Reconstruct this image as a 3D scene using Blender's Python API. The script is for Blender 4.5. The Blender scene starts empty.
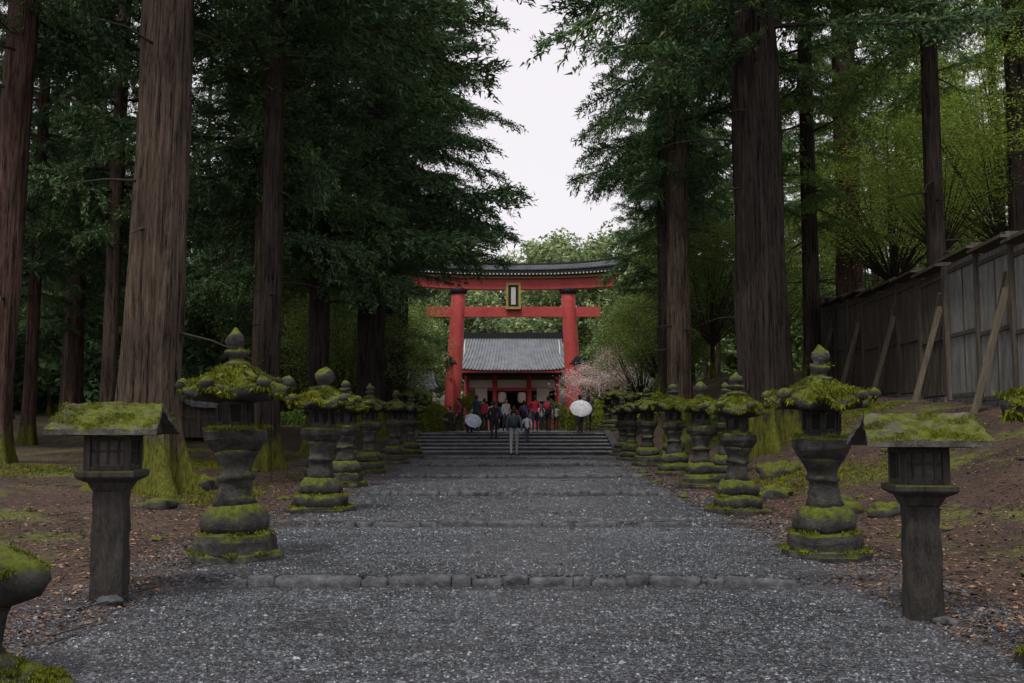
import bpy, math, random
import numpy as np
from mathutils import Vector, Matrix, noise as mn
random.seed(7); RNG=np.random.default_rng(7)
scene=bpy.context.scene
F=995.6
# ------------------------------------------------------------------ helpers
def link(o,parent=None):
    scene.collection.objects.link(o)
    if parent is not None: o.parent=parent
    return o
def empty(name,loc=(0,0,0),rz=0):
    o=bpy.data.objects.new(name,None); o.location=loc; o.rotation_euler=(0,0,rz); o.empty_display_size=0.2
    return link(o)
def npmesh(name,V,Fc,mats,mi=None,smooth=False):
    V=np.asarray(V,dtype=np.float32); Fc=np.asarray(Fc,dtype=np.int32)
    me=bpy.data.meshes.new(name); n=len(V); m,k=Fc.shape
    me.vertices.add(n); me.vertices.foreach_set('co',V.ravel())
    me.loops.add(m*k); me.loops.foreach_set('vertex_index',Fc.ravel())
    me.polygons.add(m); me.polygons.foreach_set('loop_start',np.arange(0,m*k,k,dtype=np.int32))
    for mt in mats: me.materials.append(mt)
    if mi is not None: me.polygons.foreach_set('material_index',np.asarray(mi,dtype=np.int32))
    me.polygons.foreach_set('use_smooth',np.full(m,smooth,dtype=bool))
    me.update(calc_edges=True)
    return me
class MB:
    def __init__(s): s.v=[]; s.f=[]; s.m=[]; s.sm=[]
    def add(s,vs,fs,mi=0,smooth=False,M=None):
        b=len(s.v)
        for v in vs:
            v=Vector(v)
            if M is not None: v=M@v
            s.v.append(v)
        for f in fs: s.f.append([b+i for i in f]); s.m.append(mi); s.sm.append(smooth)
    def box(s,c,d,mi=0,M=None,top=1.0):
        x,y,z=c; a,b,h=d[0]/2,d[1]/2,d[2]/2; t=top
        vs=[(x-a,y-b,z-h),(x+a,y-b,z-h),(x+a,y+b,z-h),(x-a,y+b,z-h),(x-a*t,y-b*t,z+h),(x+a*t,y-b*t,z+h),(x+a*t,y+b*t,z+h),(x-a*t,y+b*t,z+h)]
        s.add(vs,[(0,3,2,1),(4,5,6,7),(0,1,5,4),(1,2,6,5),(2,3,7,6),(3,0,4,7)],mi,False,M)
    def lathe(s,prof,n=16,c=(0,0,0),mi=0,smooth=True,rot=0,M=None,fn=None):
        vs=[];fs=[]
        for k,(r,z) in enumerate(prof):
            for i in range(n):
                a=rot+2*math.pi*i/n
                rr,zz=(r,z) if fn is None else fn(r,z,a)
                vs.append((c[0]+rr*math.cos(a),c[1]+rr*math.sin(a),c[2]+zz))
        for k in range(len(prof)-1):
            for i in range(n):
                j=(i+1)%n
                fs.append((k*n+i,k*n+j,(k+1)*n+j,(k+1)*n+i))
        fs.append(tuple(range(n-1,-1,-1))); fs.append(tuple((len(prof)-1)*n+i for i in range(n)))
        s.add(vs,fs,mi,smooth,M)
    def beam(s,p,q,w,h,mi=0):
        p=Vector(p);q=Vector(q); d=(q-p); L=d.length; z=d.normalized()
        up=Vector((0,0,1)) if abs(z.z)<.95 else Vector((0,1,0))
        x=z.cross(up).normalized(); y=x.cross(z).normalized()
        M=Matrix((( x.x,y.x,z.x,p.x),(x.y,y.y,z.y,p.y),(x.z,y.z,z.z,p.z),(0,0,0,1)))
        s.box((0,0,L/2),(w,h,L),mi,M)
    def tris(s,T,mi):
        b=len(s.v); s.v+=[Vector(v) for v in T]
        for i in range(len(T)//3): s.f.append([b+3*i,b+3*i+1,b+3*i+2]); s.m.append(mi); s.sm.append(False)
    def mesh(s,name,mats):
        me=bpy.data.meshes.new(name)
        me.from_pydata([tuple(v) for v in s.v],[],s.f)
        for m in mats: me.materials.append(m)
        me.polygons.foreach_set('material_index',s.m); me.polygons.foreach_set('use_smooth',s.sm)
        me.update(); return me
    def obj(s,name,mats,parent=None,loc=(0,0,0),rz=0,bevel=0):
        o=bpy.data.objects.new(name,s.mesh(name,mats)); o.location=loc; o.rotation_euler=(0,0,rz)
        if bevel:
            b=o.modifiers.new('b','BEVEL'); b.width=bevel; b.segments=2; b.limit_method='ANGLE'; b.angle_limit=.7
        return link(o,parent)
# ------------------------------------------------------------------ materials
def nt(name):
    m=bpy.data.materials.new(name); m.use_nodes=True; t=m.node_tree
    return m,t,t.nodes,t.links,t.nodes['Principled BSDF']
def N(t,typ,**kw):
    n=t.nodes.new(typ)
    for k,v in kw.items(): setattr(n,k,v)
    return n
def mixc(t,fac,a,b,blend='MIX'):
    n=t.nodes.new('ShaderNodeMix'); n.data_type='RGBA'; n.blend_type=blend
    for sock,val in ((n.inputs[0],fac),(n.inputs[6],a),(n.inputs[7],b)):
        if isinstance(val,bpy.types.NodeSocket): t.links.new(val,sock)
        elif isinstance(val,(int,float)): sock.default_value=val
        else: sock.default_value=(*val,1)
    return n.outputs[2]
def ramp(t,src,stops):
    n=t.nodes.new('ShaderNodeValToRGB'); e=n.color_ramp.elements
    while len(e)<len(stops): e.new(.5)
    for i,(p,c) in enumerate(stops):
        e[i].position=p; e[i].color=(*c,1) if not isinstance(c,(int,float)) else (c,c,c,1)
    t.links.new(src,n.inputs[0]); return n.outputs[0]
def mathn(t,op,a,b=None,clamp=False):
    n=t.nodes.new('ShaderNodeMath'); n.operation=op; n.use_clamp=clamp
    for i,v in enumerate((a,b)):
        if v is None: continue
        if isinstance(v,bpy.types.NodeSocket): t.links.new(v,n.inputs[i])
        else: n.inputs[i].default_value=v
    return n.outputs[0]
def coords(t,scale=(1,1,1),world=False):
    if world: src=N(t,'ShaderNodeNewGeometry').outputs['Position']
    else: src=N(t,'ShaderNodeTexCoord').outputs['Object']
    mp=N(t,'ShaderNodeMapping'); mp.inputs['Scale'].default_value=scale; t.links.new(src,mp.inputs[0]); return mp.outputs[0]
def noise(t,co,scale,detail=6,rough=.6):
    n=N(t,'ShaderNodeTexNoise'); n.inputs['Scale'].default_value=scale; n.inputs['Detail'].default_value=detail; n.inputs['Roughness'].default_value=rough
    t.links.new(co,n.inputs['Vector']); return n.outputs['Fac']
def mott(name,c1,c2,scale=3,rough=.8,bump=.3,bs=20,stretch=(1,1,1),moss=None,mosslo=.35,spec=.3,world=True,mscale=2.5):
    m,t,nd,lk,p=nt(name)
    co=coords(t,stretch,world)
    f=ramp(t,noise(t,co,scale),[(.3,0.),(.7,1.)])
    col=mixc(t,f,c1,c2)
    f2=ramp(t,noise(t,co,bs,8,.7),[(.3,.5),(.7,1.3)])
    col=mixc(t,.85,col,f2,'MULTIPLY')
    hb=noise(t,co,bs,8,.7)
    if moss:
        g=N(t,'ShaderNodeNewGeometry'); sx=N(t,'ShaderNodeSeparateXYZ'); lk.new(g.outputs['Normal'],sx.inputs[0])
        co2=coords(t,(1,1,1),True)
        a=mathn(t,'MULTIPLY',sx.outputs['Z'],.55)
        b=mathn(t,'ADD',a,noise(t,co2,mscale,5,.65))
        mk=ramp(t,b,[(mosslo+.33,0.),(mosslo+.47,1.)])
        mc=mixc(t,ramp(t,noise(t,co2,18,6,.7),[(.3,0.),(.7,1.)]),moss[0],moss[1])
        col=mixc(t,mk,col,mc)
    lk.new(col,p.inputs['Base Color']); p.inputs['Roughness'].default_value=rough
    p.inputs['Specular IOR Level'].default_value=spec
    if bump:
        b=N(t,'ShaderNodeBump'); b.inputs['Strength'].default_value=bump; b.inputs['Distance'].default_value=.03
        lk.new(hb,b.inputs['Height']); lk.new(b.outputs[0],p.inputs['Normal'])
    return m
def plain(name,c,rough=.6,var=.25):
    return mott(name,tuple(x*(1-var) for x in c),tuple(min(1,x*(1+var)) for x in c),4,rough,.1,30)
MOSS=((.024,.034,.005),(.135,.155,.014))
stone=mott('stone_mossy',(.014,.0135,.0125),(.075,.072,.064),6,.85,1.,22,moss=MOSS,mosslo=.36,mscale=3.5)
stone_dark=mott('stone_curb',(.03,.032,.036),(.14,.145,.155),7,.6,.8,22,moss=MOSS,mosslo=.74)
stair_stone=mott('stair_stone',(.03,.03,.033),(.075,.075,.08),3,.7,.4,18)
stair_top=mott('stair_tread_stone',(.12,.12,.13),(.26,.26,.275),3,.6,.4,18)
mossm=mott('moss_fuzz',(.035,.052,.006),(.20,.215,.02),5,.95,.5,40,spec=.1)
dark=plain('dark_opening',(.008,.008,.008),.9)
woodgrey=mott('weathered_wood',(.022,.02,.018),(.075,.066,.058),3,.8,.6,16,(6,6,.6),moss=MOSS,mosslo=.52)
woodpost=mott('post_stone_wood',(.018,.017,.016),(.07,.062,.056),3,.85,.9,14,(5,5,1.4),moss=MOSS,mosslo=.48)
roofmoss=mott('roof_mossy_wood',(.05,.046,.04),(.15,.14,.12),5,.9,.8,26,moss=MOSS,mosslo=.48,mscale=4)
def barkmat(name,c1,c2,mz=0.):
    m,t,nd,lk,p=nt(name); tc=coords(t,(1,1,1),False)
    a=noise(t,coords(t,(13,13,.75)),1.,7,.72); b=noise(t,coords(t,(34,34,3.2)),1.,6,.7); c=noise(t,coords(t,(1.3,1.3,.5)),1.,4,.6)
    f=mathn(t,'ADD',mathn(t,'MULTIPLY',a,.6),mathn(t,'MULTIPLY',b,.4))
    col=mixc(t,ramp(t,f,[(.40,0.),(.60,1.)]),c1,c2)
    col=mixc(t,1.,col,ramp(t,f,[(.38,.12),(.48,1.)]),'MULTIPLY')
    col=mixc(t,1.,col,ramp(t,c,[(.3,.55),(.7,1.4)]),'MULTIPLY')
    if mz:
        s=N(t,'ShaderNodeSeparateXYZ'); lk.new(tc,s.inputs[0])
        k=mathn(t,'SUBTRACT',mathn(t,'ADD',noise(t,coords(t,(1.2,1.2,.7)),2.,6,.7),.35),mathn(t,'MULTIPLY',s.outputs['Z'],mz))
        col=mixc(t,ramp(t,k,[(.52,0.),(.68,.9)]),col,mixc(t,ramp(t,b,[(.35,0.),(.65,1.)]),(.03,.04,.006),(.16,.165,.02)))
    lk.new(col,p.inputs['Base Color']); p.inputs['Roughness'].default_value=.9; p.inputs['Specular IOR Level'].default_value=.15
    bp=N(t,'ShaderNodeBump'); bp.inputs['Strength'].default_value=1.; bp.inputs['Distance'].default_value=.08
    lk.new(f,bp.inputs['Height']); lk.new(bp.outputs[0],p.inputs['Normal']); return m
bark=barkmat('cedar_bark',(.035,.026,.020),(.135,.10,.075),.22)
bark_red=barkmat('red_cedar_bark',(.035,.020,.016),(.125,.078,.06),.3)
bark_dark=barkmat('dark_bark',(.014,.011,.010),(.058,.046,.039),.28)
limbm=plain('limb_bark',(.035,.028,.023),.9)
vermil=mott('vermilion_paint',(.46,.06,.055),(.58,.10,.095),.8,.5,.05,10)
blackm=plain('black_lacquer',(.02,.02,.022),.5)
rooftile=mott('roof_tile_grey',(.12,.135,.155),(.22,.24,.265),1,.5,.1,8)
whitew=plain('white_plaster',(.6,.58,.55),.8,.1)
gold=plain('gilt_trim',(.42,.31,.10),.4)
fence_dark=mott('fence_brown_wood',(.04,.034,.028),(.125,.105,.086),2,.8,.6,10,(6,6,.5))
fence_grey=mott('fence_grey_panel',(.12,.125,.12),(.27,.275,.26),1.5,.7,.3,8,(3,3,.6))
fence_wood=mott('fence_brace_wood',(.09,.075,.055),(.20,.165,.12),2,.75,.3,12,(6,6,.6))
def leafmat(name,c1,c2,c3,trans=.35,nscale=.35,spec=.2):
    m,t,nd,lk,p=nt(name)
    g=N(t,'ShaderNodeNewGeometry'); co=coords(t,(1,1,1),True)
    f=ramp(t,noise(t,co,nscale,4,.6),[(.32,0.),(.68,1.)])
    col=mixc(t,f,c1,c2)
    r=ramp(t,g.outputs['Random Per Island'],[(0.,.4),(1.,1.6)])
    col=mixc(t,1.,col,r,'MULTIPLY')
    k=ramp(t,g.outputs['Random Per Island'],[(.80,0.),(.95,.8)])
    col=mixc(t,k,col,c3)
    oi=N(t,'ShaderNodeObjectInfo')
    orr=ramp(t,oi.outputs['Random'],[(0.,.75),(1.,1.25)])
    col=mixc(t,1.,col,orr,'MULTIPLY')
    lk.new(col,p.inputs['Base Color']); p.inputs['Roughness'].default_value=.6; p.inputs['Specular IOR Level'].default_value=spec
    if trans:
        tr=N(t,'ShaderNodeBsdfTranslucent'); lk.new(col,tr.inputs['Color'])
        mx=N(t,'ShaderNodeMixShader'); mx.inputs[0].default_value=trans
        lk.new(p.outputs[0],mx.inputs[1]); lk.new(tr.outputs[0],mx.inputs[2])
        lk.new(mx.outputs[0],nd['Material Output'].inputs['Surface'])
    return m
needle=leafmat('cedar_foliage',(.045,.105,.052),(.11,.19,.07),(.17,.24,.085),.22,.5)
needle2=leafmat('cypress_foliage',(.08,.155,.045),(.17,.26,.06),(.26,.34,.09),.38,.5)
leafg=leafmat('broad_leaves',(.09,.15,.04),(.19,.26,.06),(.30,.36,.09),.4)
leafb=leafmat('maple_leaves',(.22,.34,.05),(.40,.52,.09),(.58,.64,.2),.5)
blossom=leafmat('blossom_petals',(.5,.38,.38),(.65,.54,.52),(.75,.64,.62),.4)
leafy=leafmat('azalea_leaves',(.13,.17,.02),(.26,.30,.04),(.3,.33,.08),.2,1.5)
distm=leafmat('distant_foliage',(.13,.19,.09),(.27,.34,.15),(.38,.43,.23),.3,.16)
def groundmat():
    m,t,nd,lk,p=nt('gravel_and_soil')
    co=coords(t,(1,1,1),True); g=N(t,'ShaderNodeNewGeometry'); sx=N(t,'ShaderNodeSeparateXYZ'); lk.new(g.outputs['Position'],sx.inputs[0])
    ax=mathn(t,'ABSOLUTE',sx.outputs['X'])
    def vor(sc):
        v=N(t,'ShaderNodeTexVoronoi'); v.inputs['Scale'].default_value=sc; lk.new(co,v.inputs['Vector']); return v
    v1=vor(34); v2=vor(85); v3=vor(13)
    def sc_(v):
        s=N(t,'ShaderNodeSeparateColor'); lk.new(v.outputs['Color'],s.inputs[0]); return s.outputs[0]
    g1=ramp(t,sc_(v1),[(0.,(.016,.018,.022)),(.5,(.052,.059,.071)),(.85,(.108,.119,.138)),(1.,(.30,.32,.35))])
    g2=ramp(t,sc_(v2),[(0.,(.02,.022,.027)),(1.,(.13,.14,.16))])
    grav=mixc(t,.4,g1,g2)
    grav=mixc(t,.8,grav,ramp(t,sc_(v3),[(0.,.45),(.7,1.),(1.,1.75)]),'MULTIPLY')
    edge=ramp(t,v1.outputs['Distance'],[(.2,1.),(.75,.25)])
    grav=mixc(t,1.,grav,edge,'MULTIPLY')
    co3=coords(t,(1,2.2,1),True)
    grav=mixc(t,1.,grav,ramp(t,noise(t,co3,1.6,9,.8),[(.32,.45),(.68,1.75)]),'MULTIPLY')  # crosswise streaks of sparkle painted into the gravel colour as bright and dark patches
    grav=mixc(t,1.,grav,ramp(t,noise(t,co,.45,5,.6),[(.3,.6),(.7,1.4)]),'MULTIPLY')
    n1=ramp(t,noise(t,co,9,8,.75),[(.3,0.),(.7,1.)])
    soil=mixc(t,n1,(.028,.017,.013),(.115,.064,.046))
    soil=mixc(t,1.,soil,ramp(t,noise(t,co,60,4,.7),[(.35,.45),(.7,1.5)]),'MULTIPLY')
    soil=mixc(t,1.,soil,ramp(t,noise(t,co,.8,5,.6),[(.3,.5),(.7,1.3)]),'MULTIPLY')
    mc=mixc(t,n1,MOSS[0],(.17,.185,.022))
    mm=mathn(t,'MULTIPLY',ramp(t,noise(t,co,.6,8,.75),[(.515,0.),(.585,1.)]),ramp(t,mathn(t,'MULTIPLY',ax,.1),[(.42,0.),(.6,1.)]))
    soil=mixc(t,mm,soil,mc)
    e=mathn(t,'ADD',ax,mathn(t,'MULTIPLY',noise(t,co,1.1,8,.75),2.6))
    mk=ramp(t,mathn(t,'MULTIPLY',e,.1),[(.39,0.),(.52,1.)])
    col=mixc(t,mk,grav,soil)
    lk.new(col,p.inputs['Base Color'])
    lk.new(ramp(t,mk,[(0.,.38),(1.,.9)]),p.inputs['Roughness']); p.inputs['Specular IOR Level'].default_value=.5
    b=N(t,'ShaderNodeBump'); b.inputs['Strength'].default_value=1.; b.inputs['Distance'].default_value=.025
    h=mathn(t,'SUBTRACT',1.,v1.outputs['Distance']); h=mathn(t,'ADD',h,mathn(t,'MULTIPLY',noise(t,co,30,6,.7),.9)); h=mathn(t,'SUBTRACT',h,v3.outputs['Distance'])
    lk.new(h,b.inputs['Height']); lk.new(b.outputs[0],p.inputs['Normal'])
    return m
gmat=groundmat()
def islandmat(name,stops,rough=.6):
    m,t,nd,lk,p=nt(name); g=N(t,'ShaderNodeNewGeometry')
    c=ramp(t,g.outputs['Random Per Island'],stops)
    c=mixc(t,.5,c,ramp(t,noise(t,coords(t,(1,1,1),True),80),[(.3,.6),(.7,1.3)]),'MULTIPLY')
    c=mixc(t,1.,c,ramp(t,noise(t,coords(t,(1,2.2,1),True),1.6,9,.8),[(.32,.45),(.68,1.75)]),'MULTIPLY')  # same painted sparkle streaks carried into the colour of the scattered pieces
    lk.new(c,p.inputs['Base Color']); p.inputs['Roughness'].default_value=rough; return m
pebm=islandmat('gravel_stones',[(0.,(.016,.018,.022)),(.5,(.052,.059,.071)),(.93,(.112,.124,.143)),(1.,(.30,.32,.35))],.4)
litm=islandmat('leaf_litter',[(0.,(.03,.018,.012)),(.6,(.11,.058,.036)),(1.,(.26,.155,.09))],.85)
# ------------------------------------------------------------------ terrain
ST=[9.3,13.9,19.2,24.5,30.0,34.8]
edges=[0.0]+ST+[38.0]
SR_=.80
def sm(a,b,x):
    t=np.clip((x-a)/(b-a),0,1); return t*t*(3-2*t)
def base(y):
    y=np.asarray(y,dtype=float)
    z=.013*y
    z=np.where(y>38,.494+np.clip((y-38)/5,0,1)*SR_,z)
    z=np.where(y>43,.494+SR_+.001*(y-43),z)
    return z+np.where(y>150,(y-150)*.12,0)
def pathz(y):
    y=np.asarray(y,dtype=float); z=base(y).copy()
    for a,b in zip(edges[:-1],edges[1:]):
        z=np.where((y>=a)&(y<b),.013*(a+b)/2,z)
    return z
def wob(x,y):
    return (np.sin(x*.9+1.3*np.sin(y*.5))*np.cos(y*.7+x*.3)*.5+np.sin(x*2.3+y*1.7)*.22+np.sin(x*5.1-y*4.3)*.1)
def H(x,y):
    x=np.asarray(x,dtype=float); y=np.asarray(y,dtype=float)
    b=base(y); w=sm(3.4,6,np.abs(x))
    lift=np.maximum(.9,1.6+(np.clip(y,5,45)-20)*.044)
    z=b+sm(4.2,10.3,x)*lift*(1-.6*sm(50,75,y))+sm(10.5,60,x)*4
    z=z+sm(4.2,14,-x)*.35+sm(14,70,-x)*2.5
    z=z+wob(x,y)*.09*w
    inn=1-sm(2.9,3.5,np.abs(x))
    z=np.where(y<38.3,z*(1-inn)+(pathz(y)-.03)*inn,z)
    z=np.where((np.abs(x)<4.1)&(y>37.6)&(y<44),z-.12,z)
    return z
def Hs(x,y): return float(H(x,y))
xs=np.unique(np.concatenate([np.arange(-16,16.01,.25),-16-np.cumsum(np.linspace(.5,14,26)),16+np.cumsum(np.linspace(.5,14,26))]))
ys=np.unique(np.concatenate([np.arange(-2,46,.25),-2-np.cumsum(np.linspace(.5,8,10)),46+np.cumsum(np.linspace(.4,16,44))]))
def grid(xs,ys,fn):
    X,Y=np.meshgrid(xs,ys); Z=fn(X,Y); V=np.stack([X,Y,Z],-1).reshape(-1,3)
    nx=len(xs); i=np.arange(len(ys)-1)[:,None]*nx+np.arange(nx-1)[None]
    i=i.ravel(); return V,np.stack([i,i+1,i+nx+1,i+nx],-1)
V,Fc=grid(xs,ys,H)
link(bpy.data.objects.new('ground',npmesh('ground',V,Fc,[gmat],smooth=True)))
yp=[]
for a,b in zip(edges[:-1],edges[1:]): yp+=list(np.linspace(a+.02,b-.02,12))
yp=[-3.]+yp
V,Fc=grid(np.linspace(-3.3,3.3,34),np.array(yp),lambda X,Y: pathz(np.maximum(Y,0.01))+.004+wob(X*2,Y*2)*.006-.05*sm(3.05,3.3,np.abs(X)))
link(bpy.data.objects.new('gravel_path',npmesh('gravel_path',V,Fc,[gmat],smooth=False)))
V,Fc=grid(np.linspace(-3.3,3.3,12),np.linspace(43.,106,40),lambda X,Y: base(Y)+.03)
link(bpy.data.objects.new('upper_gravel_path',npmesh('upper_gravel_path',V,Fc,[gmat])))
ext=[(-2.6,2.5),(-2.3,2.55),(-2.7,3.0),(-2.8,3.1),(-2.9,3.2),(-3.,3.2)]
for y0,(xa,xb) in zip(ST,ext):
    mb=MB(); x=xa; zt=float(pathz(y0+.1)); far=min(1,(y0-9)/12)
    while x<xb:
        w=random.choice([random.uniform(.14,.3),random.uniform(.3,.9)]); w=min(w,xb-x+.1); h=.22; dz=random.uniform(-.03,.008)+.035*far; dd=random.uniform(.08,.17)
        dy=random.uniform(-.045,.045)
        vs=[]
        M=Matrix.Translation((x+w/2,y0+dy,zt+dz-h/2))@Matrix.Rotation(random.uniform(-.12,.12),4,'Z')@Matrix.Rotation(random.uniform(-.04,.04),4,'Y')
        sec=[(-.5,-.5),(-.5,.25),(-.44,.42),(-.30,.5),(.28,.5),(.42,.44),(.5,.3),(.5,-.5)]
        L=[(-.5,.7),(-.42,.9),(-.2,random.uniform(.9,1.07)),(.1,random.uniform(.86,1.06)),(.36,random.uniform(.9,1.05)),(.45,.9),(.5,.66)]
        fs=[]
        for (u,s_) in L:
            for (a,b) in sec: vs.append((u*(w-.006),a*dd*s_+random.uniform(-.014,.014),b*h*(1-(1-s_)*.5)+random.uniform(-.01,.01)))
        m=len(sec)
        for k in range(len(L)-1):
            for i in range(m): fs.append((k*m+i,(k+1)*m+i,(k+1)*m+(i+1)%m,k*m+(i+1)%m))
        fs.append(tuple(range(m))); fs.append(tuple((len(L)-1)*m+i for i in range(m-1,-1,-1)))
        mb.add(vs,fs,0,True,M); x+=w
    mb.obj('stone_step_edge',[stone_dark])
mb=MB(); ns=6
for i in range(ns):
    y0=38+i*5/ns; z1=.494+SR_*(i+1)/ns
    x=-3.9
    while x<3.9:
        w=min(random.uniform(.9,1.6),3.9-x+.001); dz=random.uniform(-.005,.005)
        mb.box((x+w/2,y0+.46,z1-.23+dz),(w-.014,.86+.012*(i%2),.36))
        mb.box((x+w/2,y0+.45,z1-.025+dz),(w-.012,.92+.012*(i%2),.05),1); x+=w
for sx_ in(-1,1):
    mb.beam((sx_*4.08,37.8,.42),(sx_*4.08,43.2,.44+SR_),.3,.36)
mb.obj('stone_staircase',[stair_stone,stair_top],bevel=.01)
def scatter_peb(n,x0,x1,y0,y1,s0,s1,name,mat,zf,flat=.6,pw=1.3):
    x=RNG.uniform(x0,x1,n); y=y0+(y1-y0)*RNG.random(n)**pw
    keep=np.ones(n,bool)
    for q in ST: keep&=~((y>q-.30)&(y<q+.12)&(RNG.random(n)<.85))
    x=x[keep];y=y[keep];n=len(x)
    z=zf(x,y); s=RNG.uniform(s0,s1,n)*(1+1.1*(RNG.random(n)>.98))
    o=np.array([[1,0,0],[0,1,0],[-1,0,0],[0,-1,0],[0,0,1],[0,0,-1]],float)
    P=o[None]*(1+RNG.uniform(-.35,.35,(n,6,3))); P=P+RNG.uniform(-.3,.3,(n,6,3))
    a=RNG.uniform(0,6.28,n); c,sn=np.cos(a),np.sin(a)
    Px=P[...,0]*c[:,None]-P[...,1]*sn[:,None]; Py=P[...,0]*sn[:,None]+P[...,1]*c[:,None]
    V=np.stack([x[:,None]+Px*s[:,None],y[:,None]+Py*s[:,None],z[:,None]+P[...,2]*s[:,None]*flat],-1).reshape(-1,3)
    f=np.array([[0,1,4],[1,2,4],[2,3,4],[3,0,4],[1,0,5],[2,1,5],[3,2,5],[0,3,5]])
    Fc=(np.arange(n)[:,None,None]*6+f[None]).reshape(-1,3)
    link(bpy.data.objects.new(name,npmesh(name,V,Fc,[mat])))
def zfp(x,y): return np.where(np.abs(x)<3.1,pathz(y)+.004,H(x,y)+.002)
scatter_peb(95000,-3.9,3.9,4.6,14.5,.005,.014,'gravel',pebm,zfp)
scatter_peb(45000,-3.8,3.8,13,38,.008,.019,'gravel',pebm,zfp,pw=1.3)
def litter(n,side,name):
    x=side*(2.6+np.abs(RNG.normal(0,3.2,n))); y=4.6+24*RNG.random(n)**1.4
    z=H(x,y)+.012; s=RNG.uniform(.012,.04,n); a=RNG.uniform(0,6.28,n)
    dx=np.stack([np.cos(a),np.sin(a),RNG.uniform(-.4,.4,n)],-1); dy=np.stack([-np.sin(a),np.cos(a),RNG.uniform(-.4,.4,n)],-1)*RNG.uniform(.1,.6,n)[:,None]
    c=np.stack([x,y,z],-1); s=s[:,None]
    V=np.stack([c-dx*s,c-dy*s,c+dx*s,c+dy*s],1).reshape(-1,3)
    link(bpy.data.objects.new(name,npmesh(name,V,np.arange(4*n).reshape(-1,4),[litm])))
litter(32000,-1,'leaf_litter'); litter(32000,1,'leaf_litter')
mb=MB()
for i in range(320):
    s=random.choice([-1,1]); x=s*(2.8+abs(random.gauss(0,3))); y=random.uniform(5.5,24); z=Hs(x,y)+.02; a=random.uniform(0,6.28); l=random.uniform(.1,.5)
    mb.beam((x,y,z),(x+l*math.cos(a),y+l*math.sin(a),z+random.uniform(0,.05)),.008,.008)
mb.obj('fallen_twigs',[limbm])
def tufts(c,n,s,spread=.02,up=1.):
    i=RNG.integers(0,len(c),n); p=c[i]+RNG.normal(0,spread,(n,3))*np.array([1,1,.3])
    d=RNG.normal(0,.6,(n,3))+np.array([0,0,up]); d/=np.linalg.norm(d,axis=1)[:,None]
    q=np.cross(d,RNG.normal(0,1,(n,3))); q/=np.linalg.norm(q,axis=1)[:,None]
    L=(s*RNG.uniform(.5,1.4,n))[:,None]
    return np.stack([p-q*L*.22,p+q*L*.22,p+d*L],1).reshape(-1,3)
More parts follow.
